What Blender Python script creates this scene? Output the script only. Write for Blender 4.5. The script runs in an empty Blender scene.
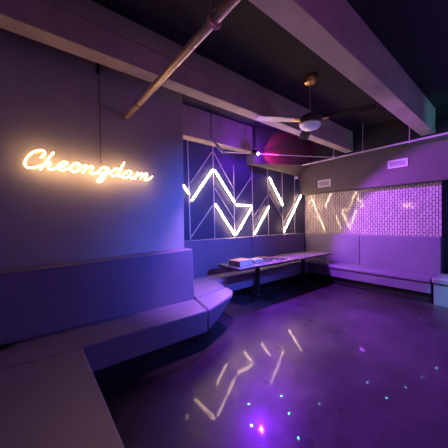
import bpy, bmesh, math, random
from mathutils import Vector, Matrix, noise
random.seed(7)
SC = bpy.context.scene
COL = SC.collection

# ------------------------------------------------------------------ camera
H = 1.6
F = 241.825
YAW, PITCH, ROLL = math.radians(51.32044702), math.radians(-0.60514932), math.radians(0.54206347)
fw = Vector((math.cos(YAW)*math.cos(PITCH), math.sin(YAW)*math.cos(PITCH), math.sin(PITCH)))
rt0 = fw.cross(Vector((0, 0, 1))).normalized()
dn0 = fw.cross(rt0)
rt = rt0*math.cos(ROLL) + dn0*math.sin(ROLL)
dn = -rt0*math.sin(ROLL) + dn0*math.cos(ROLL)
cd = bpy.data.cameras.new('camera')
cam = bpy.data.objects.new('camera', cd)
COL.objects.link(cam)
cam.matrix_world = Matrix(((rt.x, -dn.x, -fw.x, 0), (rt.y, -dn.y, -fw.y, 0), (rt.z, -dn.z, -fw.z, H), (0, 0, 0, 1)))
cd.sensor_width = 36
cd.lens = F*36/448
cd.clip_start = 0.02
SC.camera = cam


def at(px, py, **k):
    """point of the place seen at photo position px,py on a given plane X=, Y= or Z="""
    d = rt*((px-224)/F) + dn*((py-224)/F) + fw
    a, v = list(k.items())[0]
    i = 'XYZ'.index(a)
    C = Vector((0, 0, H))
    return C + d*((v-C[i])/d[i])


# ------------------------------------------------------------------ materials
def mat(name, col, rough=0.6, metal=0.0, emit=None, strength=0.0, var=0.0, scale=6.0, bump=0.0, bscale=40.0, spec=None, sheen=0, coat=0):
    m = bpy.data.materials.new(name)
    m.use_nodes = True
    nt = m.node_tree
    b = nt.nodes['Principled BSDF']
    b.inputs['Base Color'].default_value = (*col, 1)
    b.inputs['Roughness'].default_value = rough
    b.inputs['Metallic'].default_value = metal
    if spec is not None:
        b.inputs['Specular IOR Level'].default_value = spec
    if coat:
        b.inputs['Coat Weight'].default_value = coat
        b.inputs['Coat Roughness'].default_value = 0.15
    tc = nt.nodes.new('ShaderNodeTexCoord')
    if var:
        n = nt.nodes.new('ShaderNodeTexNoise')
        n.inputs['Scale'].default_value = scale
        n.inputs['Detail'].default_value = 5
        nt.links.new(tc.outputs['Object'], n.inputs['Vector'])
        r = nt.nodes.new('ShaderNodeValToRGB')
        r.color_ramp.elements[0].position = 0.3
        r.color_ramp.elements[1].position = 0.72
        r.color_ramp.elements[0].color = (*[c*(1-var) for c in col], 1)
        r.color_ramp.elements[1].color = (*[min(1, c*(1+var)) for c in col], 1)
        nt.links.new(n.outputs['Fac'], r.inputs['Fac'])
        nt.links.new(r.outputs['Color'], b.inputs['Base Color'])
    if bump:
        n2 = nt.nodes.new('ShaderNodeTexNoise')
        n2.inputs['Scale'].default_value = bscale
        n2.inputs['Detail'].default_value = 4
        nt.links.new(tc.outputs['Object'], n2.inputs['Vector'])
        bp = nt.nodes.new('ShaderNodeBump')
        bp.inputs['Strength'].default_value = bump
        bp.inputs['Distance'].default_value = 0.01
        nt.links.new(n2.outputs['Fac'], bp.inputs['Height'])
        nt.links.new(bp.outputs['Normal'], b.inputs['Normal'])
    if emit:
        b.inputs['Emission Color'].default_value = (*emit, 1)
        b.inputs['Emission Strength'].default_value = strength
    return m


M = {}
M['plaster'] = mat('dark_plaster', (0.38, 0.36, 0.38), 0.75, var=0.10, scale=1.6, bump=0.15, bscale=25)
M['panel'] = mat('navy_panel', (0.05, 0.055, 0.13), 0.55, var=0.08, scale=2, bump=0.05, bscale=30)
M['bulk'] = mat('bulkhead_paint', (0.115, 0.10, 0.10), 0.7, var=0.08, scale=1.5, bump=0.1, bscale=30)
M['ceiling'] = mat('black_ceiling', (0.022, 0.019, 0.024), 0.85, var=0.2, scale=2, bump=0.2, bscale=15)
M['beam'] = mat('painted_beam', (0.46, 0.39, 0.33), 0.7, var=0.14, scale=3.5, bump=0.2, bscale=18)
M['vinyl'] = mat('grey_vinyl', (0.20, 0.17, 0.27), 0.42, var=0.05, scale=3, bump=0.08, bscale=90)
M['kick'] = mat('black_kick', (0.008, 0.008, 0.01), 0.6)
M['black'] = mat('black_metal', (0.010, 0.010, 0.012), 0.4)
M['strip'] = mat('metal_strip', (0.62, 0.56, 0.60), 0.4)
M['housing'] = mat('bar_housing', (0.35, 0.32, 0.28), 0.4, metal=0.5)
M['led'] = mat('warm_led', (1, 0.9, 0.75), 0.5, emit=(1.0, 0.66, 0.40), strength=66)
M['neon'] = mat('warm_neon', (1, 0.9, 0.7), 0.5, emit=(1.0, 0.58, 0.27), strength=18)
M['wood'] = mat('table_laminate', (0.20, 0.18, 0.19), 0.22, spec=0.9, var=0.15, scale=8)
M['edge'] = mat('table_edge', (0.03, 0.028, 0.03), 0.4)
M['brass'] = mat('brass', (0.55, 0.36, 0.14), 0.3, metal=1.0)
M['pipe'] = mat('bronze_pipe', (0.60, 0.47, 0.35), 0.35, metal=0.35, var=0.1, scale=12)
M['steel'] = mat('steel', (0.5, 0.48, 0.5), 0.3, metal=0.9)
M['conduit'] = mat('conduit_paint', (0.62, 0.52, 0.60), 0.4, metal=0.2)
M['vent'] = mat('white_vent', (0.70, 0.68, 0.72), 0.5)
M['ventdark'] = mat('vent_duct', (0.22, 0.20, 0.25), 0.7)
M['fanblade'] = mat('dark_blade', (0.006, 0.005, 0.006), 0.8, spec=0.15)
M['fanblade_lit'] = mat('blade_painted_lit', (0.70, 0.62, 0.64), 0.45)  # pale copy of the blade colour, imitating light caught on one blade
M['bowl'] = mat('opal_glass', (0.85, 0.85, 0.92), 0.25, emit=(0.35, 0.42, 1.0), strength=0.10)
M['paper'] = mat('paper', (0.75, 0.72, 0.72), 0.7)
M['kraft'] = mat('tan_lid', (0.50, 0.33, 0.22), 0.6)
M['cover'] = mat('dark_cover', (0.10, 0.05, 0.06), 0.45)
M['lamp'] = mat('violet_lens', (0.9, 0.6, 1), 0.3, emit=(0.48, 0.10, 1.0), strength=60)
M['cord'] = mat('brown_cord', (0.22, 0.17, 0.15), 0.6)

# clear acrylic
m = mat('clear_acrylic', (0.85, 0.55, 0.12), 0.3)
m.node_tree.nodes['Principled BSDF'].inputs['Alpha'].default_value = 0.10
M['acrylic'] = m


def floor_mat():
    m = mat('polished_concrete', (0.055, 0.048, 0.056), 0.14, spec=0.22)
    m.node_tree.nodes['Principled BSDF'].inputs['Coat Weight'].default_value = 0.15
    m.node_tree.nodes['Principled BSDF'].inputs['Coat Roughness'].default_value = 0.05
    nt = m.node_tree
    b = nt.nodes['Principled BSDF']
    tc = nt.nodes.new('ShaderNodeTexCoord')
    n = nt.nodes.new('ShaderNodeTexNoise')
    n.inputs['Scale'].default_value = 1.6
    n.inputs['Detail'].default_value = 8
    n.inputs['Roughness'].default_value = 0.65
    nt.links.new(tc.outputs['Object'], n.inputs['Vector'])
    r = nt.nodes.new('ShaderNodeValToRGB')
    r.color_ramp.elements[0].position = 0.32
    r.color_ramp.elements[1].position = 0.70
    r.color_ramp.elements[0].color = (0.024, 0.020, 0.027, 1)
    r.color_ramp.elements[1].color = (0.062, 0.052, 0.068, 1)
    nt.links.new(n.outputs['Fac'], r.inputs['Fac'])
    # saw-cut control joints
    br = nt.nodes.new('ShaderNodeTexBrick')
    br.offset = 0
    br.inputs['Scale'].default_value = 1
    br.inputs['Brick Width'].default_value = 2.0
    br.inputs['Row Height'].default_value = 2.2
    br.inputs['Mortar Size'].default_value = 0.006
    br.inputs['Color1'].default_value = (1, 1, 1, 1)
    br.inputs['Color2'].default_value = (1, 1, 1, 1)
    br.inputs['Mortar'].default_value = (0.6, 0.6, 0.6, 1)
    mp = nt.nodes.new('ShaderNodeMapping')
    mp.inputs['Location'].default_value = (-0.05, -1.13, 0)
    nt.links.new(tc.outputs['Object'], mp.inputs['Vector'])
    nt.links.new(mp.outputs['Vector'], br.inputs['Vector'])
    mx = nt.nodes.new('ShaderNodeMixRGB')
    mx.blend_type = 'MULTIPLY'
    mx.inputs['Fac'].default_value = 1
    nt.links.new(r.outputs['Color'], mx.inputs['Color1'])
    nt.links.new(br.outputs['Color'], mx.inputs['Color2'])
    nt.links.new(mx.outputs['Color'], b.inputs['Base Color'])
    n3 = nt.nodes.new('ShaderNodeTexNoise')
    n3.inputs['Scale'].default_value = 3.5
    n3.inputs['Detail'].default_value = 6
    nt.links.new(tc.outputs['Object'], n3.inputs['Vector'])
    mr = nt.nodes.new('ShaderNodeMapRange')
    mr.inputs['From Min'].default_value = 0.3
    mr.inputs['From Max'].default_value = 0.7
    mr.inputs['To Min'].default_value = 0.26
    mr.inputs['To Max'].default_value = 0.42
    nt.links.new(n3.outputs['Fac'], mr.inputs['Value'])
    nt.links.new(mr.outputs['Result'], b.inputs['Roughness'])
    n2 = nt.nodes.new('ShaderNodeTexNoise')
    n2.inputs['Scale'].default_value = 9
    n2.inputs['Detail'].default_value = 5
    nt.links.new(tc.outputs['Object'], n2.inputs['Vector'])
    bp = nt.nodes.new('ShaderNodeBump')
    bp.inputs['Strength'].default_value = 0.06
    bp.inputs['Distance'].default_value = 0.008
    nt.links.new(n2.outputs['Fac'], bp.inputs['Height'])
    nt.links.new(bp.outputs['Normal'], b.inputs['Normal'])
    nt.links.new(bp.outputs['Normal'], b.inputs['Coat Normal'])
    return m


def brick_mat():
    m = mat('glazed_white_brick', (0.6, 0.56, 0.56), 0.045)
    nt = m.node_tree
    b = nt.nodes['Principled BSDF']
    tc = nt.nodes.new('ShaderNodeTexCoord')
    sx = nt.nodes.new('ShaderNodeSeparateXYZ')
    cx = nt.nodes.new('ShaderNodeCombineXYZ')
    nt.links.new(tc.outputs['Object'], sx.inputs[0])
    nt.links.new(sx.outputs['Z'], cx.inputs['X'])
    nt.links.new(sx.outputs['Y'], cx.inputs['Y'])
    br = nt.nodes.new('ShaderNodeTexBrick')
    br.inputs['Scale'].default_value = 1
    br.inputs['Brick Width'].default_value = 0.125
    br.inputs['Row Height'].default_value = 0.052
    br.inputs['Mortar Size'].default_value = 0.007
    br.inputs['Mortar Smooth'].default_value = 0.3
    br.inputs['Color1'].default_value = (0.66, 0.61, 0.60, 1)
    br.inputs['Color2'].default_value = (0.50, 0.46, 0.46, 1)
    br.inputs['Mortar'].default_value = (0.06, 0.03, 0.04, 1)
    nt.links.new(cx.outputs[0], br.inputs['Vector'])
    nt.links.new(br.outputs['Color'], b.inputs['Base Color'])
    n2 = nt.nodes.new('ShaderNodeTexNoise')
    n2.inputs['Scale'].default_value = 7
    n2.inputs['Detail'].default_value = 2
    nt.links.new(tc.outputs['Object'], n2.inputs['Vector'])
    mth = nt.nodes.new('ShaderNodeMath')
    mth.operation = 'MULTIPLY_ADD'
    mth.inputs[1].default_value = -1.0
    nt.links.new(br.outputs['Fac'], mth.inputs[0])
    nt.links.new(n2.outputs['Fac'], mth.inputs[2])
    bp = nt.nodes.new('ShaderNodeBump')
    bp.inputs['Strength'].default_value = 0.35
    bp.inputs['Distance'].default_value = 0.004
    nt.links.new(mth.outputs[0], bp.inputs['Height'])
    nt.links.new(bp.outputs['Normal'], b.inputs['Normal'])
    return m


M['floor'] = floor_mat()
M['brick'] = brick_mat()


# ------------------------------------------------------------------ helpers
def obj(name, bm, material, parent=None, bevel=0.0, seg=3, smooth=False):
    bmesh.ops.recalc_face_normals(bm, faces=bm.faces)
    me = bpy.data.meshes.new(name)
    bm.to_mesh(me)
    bm.free()
    for k in (material if isinstance(material, (list, tuple)) else [material]):
        me.materials.append(M[k])
    o = bpy.data.objects.new(name, me)
    COL.objects.link(o)
    if parent:
        o.parent = parent
        o.matrix_parent_inverse = Matrix.Translation(-parent.location)
    if bevel:
        b = o.modifiers.new('bevel', 'BEVEL')
        b.width = bevel
        b.segments = seg
        b.limit_method = 'ANGLE'
        b.angle_limit = math.radians(35)
    if smooth or bevel:
        for p in me.polygons:
            p.use_smooth = True
        me.set_sharp_from_angle(angle=math.radians(40))
    return o


def thing(name, label, cat, loc=(0, 0, 0), group=None):
    o = bpy.data.objects.new(name, None)
    COL.objects.link(o)
    o.location = loc
    o.empty_display_size = 0.1
    return tag(o, label, cat, group)


def tag(o, label, cat, group=None):
    o['label'] = label
    o['category'] = cat
    if group:
        o['group'] = group
    return o


def struct(name, bm, m, **k):
    o = obj(name, bm, m, **k)
    o['kind'] = 'structure'
    return o


def box(x0, x1, y0, y1, z0, z1, bm=None):
    bm = bm or bmesh.new()
    v = [bm.verts.new((x, y, z)) for x in (x0, x1) for y in (y0, y1) for z in (z0, z1)]
    for f in ((0, 1, 3, 2), (4, 6, 7, 5), (0, 4, 5, 1), (2, 3, 7, 6), (0, 2, 6, 4), (1, 5, 7, 3)):
        bm.faces.new([v[i] for i in f])
    return bm


def hexa(pts, bm=None):
    """8 corner points: bottom ring of 4 then top ring of 4"""
    bm = bm or bmesh.new()
    v = [bm.verts.new(p) for p in pts]
    bm.faces.new(v[:4])
    bm.faces.new(v[4:])
    for i in range(4):
        j = (i+1) % 4
        bm.faces.new((v[i], v[j], v[4+j], v[4+i]))
    return bm


def prism(poly, z0, z1, bm=None):
    bm = bm or bmesh.new()
    a = [bm.verts.new((x, y, z0)) for x, y in poly]
    b = [bm.verts.new((x, y, z1)) for x, y in poly]
    bm.faces.new(a)
    bm.faces.new(b)
    n = len(poly)
    for i in range(n):
        j = (i+1) % n
        bm.faces.new((a[i], a[j], b[j], b[i]))
    return bm


def tube(pts, r, n=10, bm=None, caps=True):
    bm = bm or bmesh.new()
    pts = [Vector(p) for p in pts]
    rings = []
    up = None
    for i, p in enumerate(pts):
        t = (pts[min(i+1, len(pts)-1)] - pts[max(i-1, 0)]).normalized()
        if up is None:
            up = Vector((0, 0, 1)) if abs(t.z) < 0.9 else Vector((1, 0, 0))
        a = t.cross(up).normalized()
        up = a.cross(t).normalized()
        rings.append([bm.verts.new(p + (a*math.cos(2*math.pi*k/n) + up*math.sin(2*math.pi*k/n))*r) for k in range(n)])
    for A, B in zip(rings, rings[1:]):
        for k in range(n):
            bm.faces.new((A[k], A[(k+1) % n], B[(k+1) % n], B[k]))
    if caps:
        bm.faces.new(rings[0])
        bm.faces.new(rings[-1])
    return bm


def lathe(prof, c, n=32, bm=None):
    """profile (radius, z) turned about the vertical through c"""
    bm = bm or bmesh.new()
    rings = []
    for r, z in prof:
        rings.append([bm.verts.new((c[0]+r*math.cos(2*math.pi*k/n), c[1]+r*math.sin(2*math.pi*k/n), c[2]+z)) for k in range(n)])
    for A, B in zip(rings, rings[1:]):
        for k in range(n):
            bm.faces.new((A[k], A[(k+1) % n], B[(k+1) % n], B[k]))
    bm.faces.new(rings[0])
    bm.faces.new(rings[-1])
    return bm


def bar(a, b, w, t, nrm=Vector((0, -1, 0)), bm=None):
    """rectangular bar from a to b; w across the wall, t off it (sits on the plane of a,b)"""
    a, b = Vector(a), Vector(b)
    d = (b-a).normalized()
    s = d.cross(nrm).normalized()*w/2
    n = nrm*t
    return hexa([a-s, a+s, b+s, b-s, a-s+n, a+s+n, b+s+n, b-s+n], bm)


def spline(pts, k=6):
    pts = [Vector(p) for p in pts]
    out = []
    P = [2*pts[0]-pts[1]] + pts + [2*pts[-1]-pts[-2]]
    for i in range(1, len(P)-2):
        p0, p1, p2, p3 = P[i-1:i+3]
        for s in range(k):
            t = s/k
            out.append(0.5*((2*p1)+(p2-p0)*t+(2*p0-5*p1+4*p2-p3)*t*t+(3*p1-p0-3*p2+p3)*t**3))
    out.append(pts[-1])
    return out


# ------------------------------------------------------------------ the room
CZ = 3.84                     # ceiling
XB, XR, YC, YL = 6.40, 6.67, 4.30, 3.30     # bulkhead, brick wall, panelled wall, sign wall
struct('floor', box(-1.6, 7.2, -3.2, 4.5, -0.1, 0), 'floor')
struct('ceiling', box(-1.6, 7.2, -3.2, 4.5, CZ, CZ+0.1), 'ceiling')
struct('wall_left', box(-1.6, 1.85, YL, 4.5, 0, CZ), 'plaster')
struct('wall_back', box(1.85, 6.80, YC, 4.5, 0, CZ), 'panel')
struct('wall_right', box(XR, 6.80, 1.09, YC, 0, 2.6), 'brick')
struct('wall_right_end', box(6.80, 7.0, -3.2, YC, 0, CZ), 'panel')
struct('wall_front', box(-1.6, 7.2, -3.3, -3.2, 0, CZ), 'plaster')
struct('wall_near_end', box(-1.7, -1.6, -3.2, 4.5, 0, CZ), 'plaster')
struct('trim_1', box(XB, 6.80, -3.2, YC, 2.39, 3.27), 'bulk')          # bulkhead above the brick
struct('trim_6', box(XB+0.02, 6.80, -3.2, YC, 3.27, CZ), 'ceiling')    # black painted wall above it
BB = 3.34
struct('trim_2', box(-1.6, XB, 1.145, 1.375, BB, CZ), 'beam', bevel=0.008, seg=2)
struct('trim_3', box(-1.6, XB, 2.738, 2.93, 3.62, CZ, box(-1.6, XB, 2.73, 2.93, BB, 3.61)), 'beam', bevel=0.008, seg=2)
struct('trim_4', box(1.85, 4.15, 4.07, YC, 3.25, CZ), 'beam', bevel=0.008, seg=2)
# sloped plaster soffit in the far corner
lipY = 3.95
la, lb = at(257, 163.7, Y=lipY), at(302, 164.8, Y=lipY)
zr = la.z+(lb.z-la.z)*(XB-la.x)/(lb.x-la.x)
wa, wb = at(253, 165.5, Y=YC), at(299, 176.5, Y=YC)
struct('trim_5', hexa([(la.x, lipY, la.z), (XB, lipY, zr), (XB, YC, wb.z), (la.x, YC, wa.z),
                       (la.x, lipY, CZ), (XB, lipY, CZ), (XB, YC, CZ), (la.x, YC, CZ)]), 'bulk')
# ------------------------------------------------------------------ benches
SZ, BK = 0.48, 0.20
t = thing('banquette_bench', 'wide grey upholstered bench seat filling the bottom left foreground', 'bench', (0, 1, 0))
obj('seat', prism([(-0.62, -1.6), (0.355, -1.6), (0.355, 2.505), (-0.62, 2.505)], BK, SZ), 'vinyl', t, bevel=0.018)
obj('toe_kick', box(-0.62, 0.25, -1.6, 2.505, 0, BK), 'kick', t)

t = thing('banquette_bench', 'long grey upholstered bench under the glowing script sign', 'bench', (0.8, 2.8, 0))
obj('seat', prism([(-0.62, 2.515), (1.735, 2.515), (1.85, 3.02), (0.05, 3.02), (-0.12, 2.97), (-0.24, 2.87), (-0.62, 2.86)], BK, SZ), 'vinyl', t, bevel=0.018)
obj('toe_kick', box(-0.62, 1.79, 2.62, 3.0, 0, BK), 'kick', t)
zt0, zt1 = 1.138, 1.203
obj('backrest', hexa([(-0.62, 3.03, 0.50), (1.87, 3.03, 0.30), (1.87, 3.295, 0.30), (-0.62, 3.295, 0.50),
                      (-0.62, 3.05, zt0-0.012), (1.85, 3.05, zt1), (1.85, 3.295, zt1), (-0.62, 3.295, zt0-0.012)]), 'vinyl', t, bevel=0.018)

t = thing('banquette_bench', 'angled grey bench end section jutting past the corner of the sign wall', 'bench', (2.2, 2.9, 0))
top = [(1.75, 2.52), (2.36, 2.78), (2.46, 2.86), (2.54, 2.95), (2.585, 3.06), (2.59, 3.20), (1.90, 3.035), (1.865, 3.02)]
bot = [(1.76, 2.53), (2.05, 2.73), (2.12, 2.80), (2.16, 2.88), (2.18, 2.95), (2.18, 3.08), (1.90, 3.03), (1.87, 3.015)]
bm = bmesh.new()                                 # the front leans inward towards the floor
rings = []
for f_, z in ((1, BK), (0.06, SZ-0.05), (0.0, SZ)):
    rings.append([bm.verts.new((a[0]+(b[0]-a[0])*f_, a[1]+(b[1]-a[1])*f_, z)) for a, b in zip(top, bot)])
for A, B in zip(rings, rings[1:]):
    for k in range(8):
        bm.faces.new((A[k], A[(k+1) % 8], B[(k+1) % 8], B[k]))
bm.faces.new(rings[0])
bm.faces.new(rings[-1])
obj('seat', bm, 'vinyl', t, bevel=0.03)
obj('toe_kick', prism([(1.80, 2.64), (1.98, 2.78), (2.08, 2.92), (2.08, 3.03), (1.9, 3.0), (1.80, 2.98)], 0, BK), 'kick', t)

t = thing('banquette_bench', 'short grey seat section linking the angled end to the bench behind the table', 'bench', (2.2, 3.5, 0))
obj('seat', prism([(1.90, 3.05), (2.59, 3.215), (2.66, 3.40), (2.74, 3.645), (2.74, 4.12), (1.90, 4.12)], BK, SZ), 'vinyl', t, bevel=0.02)
obj('toe_kick', prism([(1.90, 3.05), (2.15, 3.12), (2.45, 3.70), (2.45, 4.12), (1.90, 4.12)], 0, BK), 'kick', t)

t = thing('banquette_bench', 'grey upholstered bench under the zigzag light bars behind the tables', 'bench', (4.3, 3.9, 0))
xs = [2.57, 4.22, 5.83]
obj('seat', box(2.75, 5.83, 3.65, 4.16, BK, SZ), 'vinyl', t, bevel=0.02)
obj('toe_kick', box(2.75, 5.83, 3.90, 4.16, 0, BK), 'kick', t)
obj('backrest', hexa([(1.87, 4.17, 0.3), (4.21, 4.17, 0.3), (4.21, 4.295, 0.3), (1.87, 4.295, 0.3), (1.87, 4.18, 1.225), (4.21, 4.18, 1.225), (4.21, 4.295, 1.225), (1.87, 4.295, 1.225)]), 'vinyl', t, bevel=0.015)
obj('backrest', hexa([(4.22, 4.17, 0.3), (6.44, 4.17, 0.3), (6.44, 4.295, 0.3), (4.22, 4.295, 0.3), (4.22, 4.18, 1.235), (6.44, 4.18, 1.235), (6.44, 4.295, 1.235), (4.22, 4.295, 1.235)]), 'vinyl', t, bevel=0.015)

t = thing('banquette_bench', 'grey upholstered bench along the white brick wall on the right', 'bench', (6.15, 2.6, 0))
obj('seat', box(5.84, 6.44, 1.12, 4.16, 0.40, SZ), 'vinyl', t, bevel=0.02)
obj('front_panel', box(5.865, 6.44, 1.12, 4.16, BK, 0.40), 'vinyl', t, bevel=0.006)
obj('toe_kick', box(5.93, 6.44, 1.12, 4.16, 0, BK), 'kick', t)
obj('backrest', box(6.45, 6.66, 2.62, 4.165, 0.3, 1.235), 'vinyl', t, bevel=0.015)
obj('backrest', box(6.45, 6.66, 1.07, 2.61, 0.3, 1.235), 'vinyl', t, bevel=0.015)

t = thing('upholstered_block', 'low padded block at the right edge, at the end of the brick wall bench', 'ottoman', (6.3, 0.7, 0))
obj('seat_pad', box(5.83, 6.42, 0.25, 1.10, 0.40, 0.52), 'vinyl', t, bevel=0.03)
obj('body', box(5.86, 6.42, 0.27, 1.08, 0.0, 0.40), 'vinyl', t, bevel=0.01)


# ------------------------------------------------------------------ tables
def make_table(cx, label):
    t = thing('pedestal_table', label, 'table', (cx, 3.53, 0), 'pedestal tables end to end along the bench')
    L, W = 0.825, 0.355
    r = 0.05
    poly = []
    for sx, sy, a0 in ((1, 1, 0), (-1, 1, 90), (-1, -1, 180), (1, -1, 270)):
        for k in range(5):
            a = math.radians(a0 + k*22.5)
            poly.append((cx+sx*(L-r)+r*math.cos(a), 3.53+sy*(W-r)+r*math.sin(a)))
    obj('tabletop', prism(poly, 0.722, 0.75), 'wood', t, bevel=0.003, seg=2)
    poly2 = [(cx+(x-cx)*1.003, 3.53+(y-3.53)*1.006) for x, y in poly]
    obj('edge_band', prism(poly2, 0.712, 0.744), 'edge', t)
    c = (cx, 3.53, 0)
    obj('column', lathe([(0.048, 0.05), (0.048, 0.70), (0.10, 0.70), (0.10, 0.712)], c, 20), 'black', t, smooth=True)
    obj('column_collar', lathe([(0.075, 0.035), (0.06, 0.06), (0.04, 0.075), (0.038, 0.08)], c, 20), 'black', t, smooth=True)
    for k in range(4):
        a = math.radians(20+90*k)
        d = Vector((math.cos(a), math.sin(a), 0))
        s = Vector((-d.y, d.x, 0))
        C = Vector(c)
        bm = hexa([C+s*0.04+Vector((0, 0, .012)), C-s*0.04+Vector((0, 0, .012)), C+d*0.36-s*0.025+Vector((0, 0, .012)), C+d*0.36+s*0.025+Vector((0, 0, .012)),
                   C+s*0.035+Vector((0, 0, .055)), C-s*0.035+Vector((0, 0, .055)), C+d*0.36-s*0.02+Vector((0, 0, .03)), C+d*0.36+s*0.02+Vector((0, 0, .03))])
        f = obj('foot', bm, 'black', t, bevel=0.004, seg=2)
        g = C + d*0.33
        obj('glide', lathe([(0.02, 0), (0.022, 0.012)], (g.x, g.y, 0), 12), 'black', f)
    return t


make_table(3.725, 'near black pedestal table holding the books and papers')
make_table(5.385, 'far empty black pedestal table reaching over the corner bench')


def rotbox(c, w, d, h, rz, bm=None, z0=None):
    z = c[2] if z0 is None else z0
    u = Vector((math.cos(rz), math.sin(rz), 0))*w/2
    v = Vector((-math.sin(rz), math.cos(rz), 0))*d/2
    C = Vector((c[0], c[1], z))
    up = Vector((0, 0, h))
    return hexa([C-u-v, C+u-v, C+u+v, C-u+v, C-u-v+up, C+u-v+up, C+u+v+up, C-u+v+up], bm)


TZ = 0.7505
t = thing('boxed_book', 'thick tan-topped box standing at the near end of the table', 'box', (3.20, 3.47, TZ))
rz = math.radians(8)
obj('body', rotbox((3.19, 3.47, TZ), 0.38, 0.28, 0.095, rz), 'paper', t, bevel=0.003)
obj('lid', rotbox((3.19, 3.47, TZ+0.095), 0.39, 0.29, 0.012, rz), 'kraft', t, bevel=0.003)
obj('spine', rotbox((3.19-0.197*math.cos(rz), 3.47-0.197*math.sin(rz), TZ+0.004), 0.012, 0.28, 0.088, rz), 'cover', t)

t = thing('paper_stack', 'low stack of pale cards lying beside the tan-topped box', 'paper stack', (3.66, 3.55, TZ))
for k, (dx, dy, a) in enumerate(((0, 0, 10), (0.01, 0.01, 16), (-0.01, 0.0, 4))):
    obj('card', rotbox((3.68+dx, 3.55+dy, TZ+0.021*k), 0.28, 0.20, 0.02, math.radians(a)), 'paper', t, bevel=0.002)


def tray(x, y, rz, label, n):
    t = thing('menu_booklet', label, 'menu', (x, y, TZ), 'menus spread out on the table')
    for k in range(n):
        obj('cover', rotbox((x+0.006*k, y, TZ+0.018*k), 0.23, 0.17, 0.006, rz+0.05*k), 'cover', t, bevel=0.001)
        obj('pages', rotbox((x+0.006*k, y, TZ+0.018*k+0.006), 0.22, 0.16, 0.011, rz+0.05*k), 'paper', t)
    obj('top_cover', rotbox((x, y, TZ+0.018*n), 0.23, 0.17, 0.005, rz), 'cover', t, bevel=0.001)


tray(4.00, 3.50, math.radians(12), 'dark covered menu booklets lying next to the pale cards', 3)
tray(4.30, 3.42, math.radians(-14), 'dark covered menu booklet with tilted edge, farthest right on the near table', 2)
tray(4.10, 3.78, math.radians(25), 'dark covered menu booklet behind the others, closest to the bench', 2)

# ------------------------------------------------------------------ panelled wall: strips and light bars
YF = YC-0.001


def P(px, py, off=0.0):
    return at(px, py, Y=YC-off)


strips = [
    ((187.3, 139), (190.4, 241), 'tall vertical metal strip nearest the corner of the sign wall'),
    ((212.6, 141), (214.6, 238), 'tall vertical metal strip passing the apex of the tallest light chevron'),
    ((233.4, 165), (234.8, 238), 'vertical metal strip at the left end of the short level light bar'),
    ((251.8, 166), (253.1, 236), 'vertical metal strip at the right end of the short level light bar'),
    ((267.3, 169), (268.6, 236), 'vertical metal strip touching the top of the lone steep falling light bar'),
    ((282.0, 173), (282.9, 235), 'vertical metal strip at the lower end of the steep falling light bar'),
    ((294.4, 176), (294.8, 235), 'rightmost vertical metal strip, crossing the tall slanted light bar'),
    ((212.1, 151.6), (189.8, 184), 'upper slanted metal strip falling left above the tallest light chevron'),
    ((212.9, 151.6), (233.8, 189.5), 'upper slanted metal strip falling right above the tallest light chevron'),
    ((214.0, 187), (234.6, 220), 'slanted metal strip falling right between the two long parallel light bars'),
    ((213.6, 204), (190.4, 238), 'lower slanted metal strip falling left under the tallest light chevron'),
    ((251.6, 176.4), (234.6, 202), 'slanted metal strip rising above the short level light bar'),
    ((267.4, 195.5), (253.0, 217), 'slanted metal strip rising just above the middle rising light bar'),
    ((268.6, 194), (282.6, 218), 'slanted metal strip falling right below the steep falling light bar'),
    ((294.4, 203), (283.0, 223), 'slanted metal strip beside the rightmost tall light bar'),
]
for a, b, lab in strips:
    A, B = P(*a), P(*b)
    if abs(A.x-B.x) > 0.15:                      # slanted ones stop short of the uprights
        d = (B-A).normalized()*0.025
        A, B = A+d, B-d
    o = obj('metal_strip', bar(A, B, 0.020, 0.010), 'strip')
    tag(o, lab, 'metal strip', 'thin metal strips on the dark panelled wall')

bars = [
    ((182.0, 184.6), (188.6, 194.3), 'short light bar peeking out past the corner of the sign wall'),
    ((190.7, 201.4), (212.1, 169.5), 'glowing bar forming the left slope of the tallest chevron'),
    ((213.6, 169.8), (234.1, 203.0), 'glowing bar forming the right slope of the tallest chevron'),
    ((235.3, 205.0), (250.8, 205.6), 'short level glowing bar between two slanted ones'),
    ((214.1, 203.4), (234.2, 235.2), 'glowing bar falling right to the bottom of the big V'),
    ((251.4, 207.0), (235.4, 234.8), 'glowing bar rising right from the bottom of the big V to the level bar'),
    ((268.3, 206.4), (253.6, 234.4), 'free-standing glowing bar rising right from the top of the backrest'),
    ((268.4, 177.4), (282.2, 205.2), 'glowing bar falling right by itself high on the wall'),
    ((300.3, 194.9), (283.0, 232.0), 'long glowing bar rising to the bulkhead, nearest the brick wall'),
]
for a, b, lab in bars:
    A, B = P(a[0], a[1], 0.012), P(b[0], b[1], 0.012)
    t = thing('light_bar', lab, 'light', tuple((A+B)/2), 'glowing light bars on the panelled wall')
    d = (B-A).normalized()
    A, B = A+d*0.012, B-d*0.012
    obj('housing', bar(A-d*0.005, B+d*0.005, 0.042, 0.018), 'housing', t)
    o = obj('diffuser', bar(A+Vector((0, -0.018, 0)), B+Vector((0, -0.018, 0)), 0.034, 0.018), 'led', t, bevel=0.008, seg=2)

# ------------------------------------------------------------------ script sign
S = []                         # strokes in photo positions


def stroke(ox, oy, pts, s=8.96):
    S.append([(ox+x/s, oy+y/s) for x, y in pts])


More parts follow.
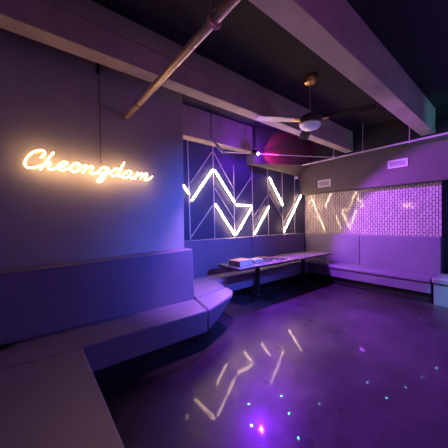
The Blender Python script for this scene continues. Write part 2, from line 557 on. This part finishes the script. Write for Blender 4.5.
stroke(15, 140, [(228, 158), (258, 140), (268, 115), (250, 96), (215, 92), (170, 106), (125, 138), (95, 180), (88, 218), (108, 243), (150, 249), (195, 240), (232, 222)])          # C
stroke(15, 140, [(345, 112), (322, 140), (285, 190), (250, 235), (224, 266)])                                     # h stem
stroke(15, 140, [(240, 245), (270, 214), (300, 198), (318, 206), (306, 232), (300, 255), (320, 266), (355, 258), (403, 244)])                             # h hump
stroke(60, 140, [(0, 244), (35, 228), (64, 212), (58, 199), (25, 200), (-10, 222), (-20, 248), (5, 268), (45, 268), (90, 246)])                      # e
stroke(60, 140, [(150, 206), (118, 218), (97, 248), (108, 278), (145, 282), (178, 255), (182, 222), (150, 206), (165, 226), (200, 236), (236, 226)])  # o
stroke(60, 140, [(240, 226), (225, 262), (206, 296)])
stroke(60, 140, [(214, 280), (245, 250), (278, 236), (296, 246), (280, 275), (282, 298), (310, 300), (350, 278)])  # n
stroke(60, 140, [(432, 254), (402, 243), (368, 258), (352, 288), (372, 306), (405, 292), (436, 254), (412, 300), (388, 348), (360, 376), (338, 366), (352, 342), (400, 312), (452, 288)])  # g
stroke(110, 145, [(88, 222), (62, 212), (28, 226), (10, 254), (26, 276), (60, 268), (90, 226), (128, 156), (100, 212), (76, 262), (86, 284), (118, 272)])   # d
stroke(110, 145, [(190, 238), (164, 230), (134, 246), (116, 274), (134, 292), (166, 282), (194, 240), (180, 276), (192, 300), (222, 286)])              # a
stroke(110, 145, [(248, 246), (236, 276), (222, 306)])
stroke(110, 145, [(228, 292), (256, 264), (284, 254), (288, 272), (270, 306)])
stroke(110, 145, [(276, 296), (302, 268), (328, 256), (332, 272), (314, 300), (326, 316), (354, 304), (382, 282)])       # m
YS = YL-0.115
t = thing('neon_sign', 'glowing warm white handwritten script sign on the left wall', 'sign', tuple(at(88, 170, Y=YL-0.04)))
bm = bmesh.new()
bb = bmesh.new()
for st in S:
    pts = spline([at(x, y, Y=YS) for x, y in st], 6)
    tube(pts, 0.0075, 8, bm)
    tube([p+Vector((0, 0.028, 0)) for p in pts[::3]+[pts[-1]]], 0.036, 10, bb)
obj('lettering', bm, 'neon', t, smooth=True)
for v in bb.verts:
    v.co.y = YS+0.030+(v.co.y-(YS+0.028))*0.10
bo = obj('backing_panel', bb, 'acrylic', t)
rm = bo.modifiers.new('remesh', 'REMESH')
rm.mode = 'VOXEL'
rm.voxel_size = 0.0045
for px, py in ((48, 166), (72, 173), (101, 172), (128, 176), (146, 178)):
    p = at(px, py, Y=YL)
    obj('standoff', tube([(p.x, YL, p.z), (p.x, YS+0.033, p.z)], 0.006, 8), 'steel', t)
a, b = at(101, 164, Y=YL-0.012), at(100, 66, Y=YL-0.012)
obj('power_cord', tube([a, (a.x, a.y, b.z+0.5), (a.x, a.y, CZ)], 0.006, 8), 'cord', t)

# ------------------------------------------------------------------ ceiling pipe, conduits
PX, PZ = 1.0, 2.975
t = thing('ceiling_pipe', 'thick bronze pipe running from the sign wall over the camera', 'pipe', (PX, YL, PZ))
obj('tube', tube([(PX, y, PZ) for y in (YL-0.045, 2.5, 1.0, -3.1)], 0.034, 20), 'pipe', t, smooth=True)
obj('coupling', tube([(PX, 2.82, PZ), (PX, 2.80, PZ)], 0.037, 20), 'black', t, smooth=True)
obj('end_cap', tube([(PX, YL-0.001, PZ), (PX, YL-0.05, PZ)], 0.028, 20), 'brass', t, smooth=True)
t = thing('pipe_hanger', 'ring clamp and threaded rod carrying the thick bronze pipe', 'bracket', (PX, 1.34, CZ))
ring = [(PX+0.048*math.cos(a), 1.335, PZ+0.048*math.sin(a)) for a in [2*math.pi*k/24 for k in range(25)]]
obj('ring', tube(ring, 0.011, 8), 'pipe', t, smooth=True)
obj('rod', tube([(PX, 1.335, PZ+0.05), (PX, 1.335, BB+0.001)], 0.006, 8), 'black', t)
obj('nut', lathe([(0.014, 0.045), (0.014, 0.075)], (PX, 1.335, PZ), 6), 'steel', t)

t = thing('conduit_pipe', 'thin pale conduit running along the bulkhead above the vents', 'pipe', (6.0, 2.4, 3.16))
obj('tube', tube([(6.0, 3.94, 3.160), (6.0, 2.4, 3.175), (6.0, -1.5, 3.195)], 0.019, 10), 'conduit', t, smooth=True)
for px in (334, 363, 409.5):
    p = at(px, 221-0.0, X=6.0)
    obj('hanger_rod', tube([(6.0, p.y, 3.17), (6.0, p.y, CZ)], 0.007, 8), 'conduit', t)
    obj('clamp', tube([(6.0, p.y-0.018, 3.174), (6.0, p.y+0.018, 3.174)], 0.027, 10), 'conduit', t)
a, b = at(224, 152, Z=3.15), at(333.5, 157.6, Z=3.15)
t = thing('conduit_pipe', 'thin pale conduit crossing diagonally behind the violet lamp', 'pipe', tuple((a+b)/2))
obj('tube', tube([a, (a+b)/2, b], 0.012, 8), 'conduit', t, smooth=True)
obj('junction_box', box(b.x-0.03, b.x+0.03, b.y-0.03, b.y+0.03, b.z-0.02, b.z+0.03), 'conduit', t, bevel=0.004)
obj('drop_rod', tube([(b.x, b.y, b.z), (b.x, b.y, CZ)], 0.006, 8), 'conduit', t)

a, b = at(211, 139, Y=3.85), at(223, 153, Y=3.80)
t = thing('track_light', 'slim slanted metal tube fitting hung in front of the panelled wall', 'light fitting', tuple(a))
obj('barrel', tube([a, b], 0.022, 12), 'steel', t, smooth=True)
obj('barrel_cap', tube([b, b+(b-a).normalized()*0.02], 0.026, 12), 'black', t)
obj('side_tube', tube([a+Vector((0.05, 0, 0.0)), b+Vector((0.05, 0, 0.0))], 0.012, 8), 'steel', t, smooth=True)
obj('stem', tube([a, (a.x, a.y, CZ)], 0.008, 8), 'black', t)

# violet lamp
L0 = at(259, 154, Y=3.72)
t = thing('violet_spotlight', 'small violet stage lamp shining below the ceiling beams', 'light', tuple(L0))
fwd = Vector((0.25, -0.85, -0.45)).normalized()
obj('housing', tube([L0-fwd*0.17, L0-fwd*0.03], 0.052, 20), 'black', t, smooth=True)
obj('lens', tube([L0-fwd*0.03, L0-fwd*0.015], 0.034, 20), 'lamp', t)
obj('yoke', tube([L0-fwd*0.1+Vector((0.06, 0, 0)), L0-fwd*0.1+Vector((0.06, 0, 0.12)), L0-fwd*0.1+Vector((-0.06, 0, 0.12)), L0-fwd*0.1+Vector((-0.06, 0, 0))], 0.006, 6), 'black', t)
q = L0-fwd*0.1
obj('mount_rod', tube([(q.x, q.y, q.z+0.12), (q.x, q.y, CZ)], 0.009, 8), 'black', t)

# ------------------------------------------------------------------ vents and small devices
for (x0, y0, x1, y1, lab) in ((318.2, 180.2, 330.8, 187.0, 'small white air vent on the left part of the bulkhead, over the dim brick'),
                              (388.0, 159.4, 407.8, 167.2, 'larger white air vent on the bulkhead near the right beam end')):
    A, B = at(x0, y0, X=XB), at(x1, y1, X=XB)
    C2, D2 = at(x0, y0+ (6.8 if x0 < 350 else 8.4), X=XB), at(x1, y1-(7.4 if x0 < 350 else 7.6), X=XB)
    z1, z0 = (A.z+D2.z)/2, (B.z+C2.z)/2
    ya, yb = B.y, A.y
    t = thing('air_vent', lab, 'vent', (XB, (ya+yb)/2, (z0+z1)/2), 'air vents on the bulkhead')
    bm = bmesh.new()
    w = 0.032
    for b_ in ((ya, yb, z0, z0+w), (ya, yb, z1-w, z1), (ya, ya+w, z0+w, z1-w), (yb-w, yb, z0+w, z1-w)):
        box(XB-0.02, XB, *b_, bm=bm)
    obj('frame', bm, 'vent', t)
    obj('backing', box(XB-0.004, XB-0.001, ya+w, yb-w, z0+w, z1-w), 'ventdark', t)
    n = 5
    for k in range(n):
        z = z0+w+(z1-z0-2*w)*(k+0.5)/n
        obj('slat', hexa([(XB-0.016, ya+w, z-0.006), (XB-0.016, yb-w, z-0.006), (XB-0.004, yb-w, z+0.004), (XB-0.004, ya+w, z+0.004),
                          (XB-0.016, ya+w, z-0.003), (XB-0.016, yb-w, z-0.003), (XB-0.004, yb-w, z+0.007), (XB-0.004, ya+w, z+0.007)]), 'vent', t)

p = at(297, 177.5, Y=YC-0.06)
t = thing('security_camera', 'tiny pale dome camera high in the far corner of the panelled wall', 'camera', (p.x, YC, p.z))
obj('base', tube([(p.x, YC, p.z+0.01), (p.x, YC-0.03, p.z+0.01)], 0.05, 16), 'vent', t)
obj('body', tube([(p.x, YC-0.03, p.z), (p.x-0.03, YC-0.13, p.z-0.02)], 0.036, 16), 'vent', t, smooth=True)
obj('lens', tube([(p.x-0.03, YC-0.13, p.z-0.02), (p.x-0.033, YC-0.14, p.z-0.022)], 0.026, 16), 'black', t)

p = at(97.5, 68, Y=YL)
o = obj('cable_clip', box(p.x-0.012, p.x+0.012, YL-0.02, YL, p.z-0.07, p.z+0.05), 'black')
tag(o, 'small dark cable clip high on the sign wall under the beam', 'clip')

# ------------------------------------------------------------------ ceiling fan
FX, FY = 3.45, 2.12
t = thing('ceiling_fan', 'black ceiling fan with brass canopy and opal light bowl', 'ceiling fan', (FX, FY, CZ))
obj('canopy', lathe([(0.02, -0.09), (0.075, -0.085), (0.095, -0.05), (0.10, 0)], (FX, FY, CZ), 28), 'brass', t, smooth=True)
obj('downrod', tube([(FX, FY, CZ-0.08), (FX, FY, 3.20)], 0.011, 10), 'steel', t)
FZ = 3.12
obj('motor', lathe([(0.03, 0.17), (0.05, 0.14), (0.13, 0.115), (0.17, 0.08), (0.17, 0.02), (0.15, -0.005), (0.12, -0.01)], (FX, FY, FZ), 32), 'black', t, smooth=True)
g = obj('light_bowl', lathe([(0.155, 0.0), (0.158, -0.02), (0.145, -0.05), (0.11, -0.075), (0.05, -0.09), (0.01, -0.093)], (FX, FY, FZ-0.005), 32), 'bowl', t, smooth=True)
obj('rim', lathe([(0.16, 0.004), (0.165, 0.0), (0.165, -0.012), (0.16, -0.014)], (FX, FY, FZ), 32), 'brass', g, smooth=True)
for ang, mt in ((-72, 'fanblade'), (150, 'fanblade_lit'), (40, 'fanblade')):  # the middle entry is coloured as if lit from below
    a = math.radians(ang)
    d = Vector((math.cos(a), math.sin(a), 0))
    s = Vector((-d.y, d.x, 0))
    C = Vector((FX, FY, FZ+0.04))
    bm = bmesh.new()
    sec = []
    for r, w in ((0.20, 0.055), (0.30, 0.075), (0.6, 0.09), (0.84, 0.085), (0.88, 0.065)):
        tl = Vector((0, 0, -0.003))
        ring = [C+d*r+s*w+tl, C+d*r-s*w-tl]
        sec.append([bm.verts.new(q) for q in (ring[0]+Vector((0, 0, .004)), ring[1]+Vector((0, 0, .004)), ring[1]-Vector((0, 0, .004)), ring[0]-Vector((0, 0, .004)))])
    for A, B in zip(sec, sec[1:]):
        for k in range(4):
            bm.faces.new((A[k], A[(k+1) % 4], B[(k+1) % 4], B[k]))
    bm.faces.new(sec[0])
    bm.faces.new(sec[-1])
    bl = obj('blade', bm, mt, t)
    obj('blade_arm', bar(C+d*0.13-Vector((0, 0, .012)), C+d*0.27-Vector((0, 0, .012)), 0.05, 0.01, Vector((0, 0, 1))), 'brass', bl)


# ------------------------------------------------------------------ lights
def light(kind, name, loc, col, power, to=None, size=0.1, cone=60, blend=0.2):
    ld = bpy.data.lights.new(name, kind)
    ld.color = col
    ld.energy = power
    if kind == 'AREA':
        ld.size = size
    else:
        ld.shadow_soft_size = size
    if kind == 'SPOT':
        ld.spot_size = math.radians(cone)
        ld.spot_blend = blend
    o = bpy.data.objects.new(name, ld)
    COL.objects.link(o)
    o.location = loc
    if to is not None:
        o.rotation_euler = (Vector(to)-Vector(loc)).to_track_quat('-Z', 'Y').to_euler()
    return o


LP = L0 + fwd*0.01
light('SPOT', 'violet_beam', LP, (0.46, 0.08, 1.0), 1050, LP+Vector((0.26, -0.74, -0.62)), 0.03, 98, 0.25)
light('SPOT', 'magenta_beam', at(268, 158, Y=3.6), (1.0, 0.02, 0.25), 90, (5.1, 4.1, 3.45), 0.03, 50, 0.3)
light('POINT', 'violet_spill', LP+Vector((0, -0.05, -0.02)), (0.25, 0.02, 1.0), 32, None, 0.03)
light('SPOT', 'blue_wash', (3.0, 0.9, 2.4), (0.06, 0.14, 1.0), 620, (2.6, 3.8, 1.0), 0.05, 84, 1.0)
light('SPOT', 'purple_seat_fill', (2.15, 2.60, 3.28), (0.70, 0.25, 1.0), 520, (2.15, 2.95, 0.4), 0.03, 50, 1.0)  # added fill to brighten the corner seat tops, no fixture modelled
light('SPOT', 'teal_wash', (4.7, -0.7, 1.9), (0.0, 0.6, 0.55), 700, (6.0, 0.62, 0.25), 0.05, 26, 0.9)
light('SPOT', 'teal_wash', (5.2, -1.3, 2.4), (0.05, 0.55, 0.65), 110, (6.4, 1.1, 3.7), 0.05, 40, 1.0)
light('SPOT', 'violet_floor_beam', LP, (0.25, 0.02, 1.0), 900, (3.0, 1.5, 0), 0.03, 62, 0.5)
light('SPOT', 'blue_low_fill', (2.8, -2.2, 1.3), (0.05, 0.13, 1.0), 90, (0.8, 3.0, 0.6), 0.1, 50, 1.0)  # added fill that turns the left bench front and backrest blue
light('POINT', 'cool_glow', (4.6, -0.6, 2.0), (0.22, 0.34, 1.0), 30, None, 0.15)
light('POINT', 'room_fill', (1.2, -0.6, 2.9), (0.75, 0.10, 0.7), 17, None, 0.2)  # added fill that tints the foreground seat purple, no real source

# laser projector dots
for px, py in ((248.8, 404), (251.5, 425.6), (281.3, 395.8), (289, 413.5), (298.3, 438), (319.4, 403.8), (367.3, 382.7), (386.4, 398), (405.8, 387.4), (422, 376.7), (436.6, 368)):
    q = at(px, py, Z=0)
    light('SPOT', 'laser_dot', LP, (0.1, 1.0, 0.65), 14000 if px < 350 else 40000, q, 0.0, 1.0, 0.3).scale = (0.2, 0.2, 1)
for px, py in ((414, 166), (440, 165.5), (410, 170)):
    q = at(px, py, X=XB)
    light('SPOT', 'laser_dot', LP, (0.7, 0.8, 1.0), 900, q, 0.0, 1.0, 0.3).scale = (0.25, 0.25, 1)

w = bpy.data.worlds.new('world')
SC.world = w
w.use_nodes = True
w.node_tree.nodes['Background'].inputs['Color'].default_value = (0.02, 0.015, 0.04, 1)
w.node_tree.nodes['Background'].inputs['Strength'].default_value = 0.2

SC.view_settings.view_transform = 'Standard'
SC.view_settings.look = 'None'
SC.view_settings.gamma = 1
SC.view_settings.exposure = 0
SC.view_settings.use_curve_mapping = False
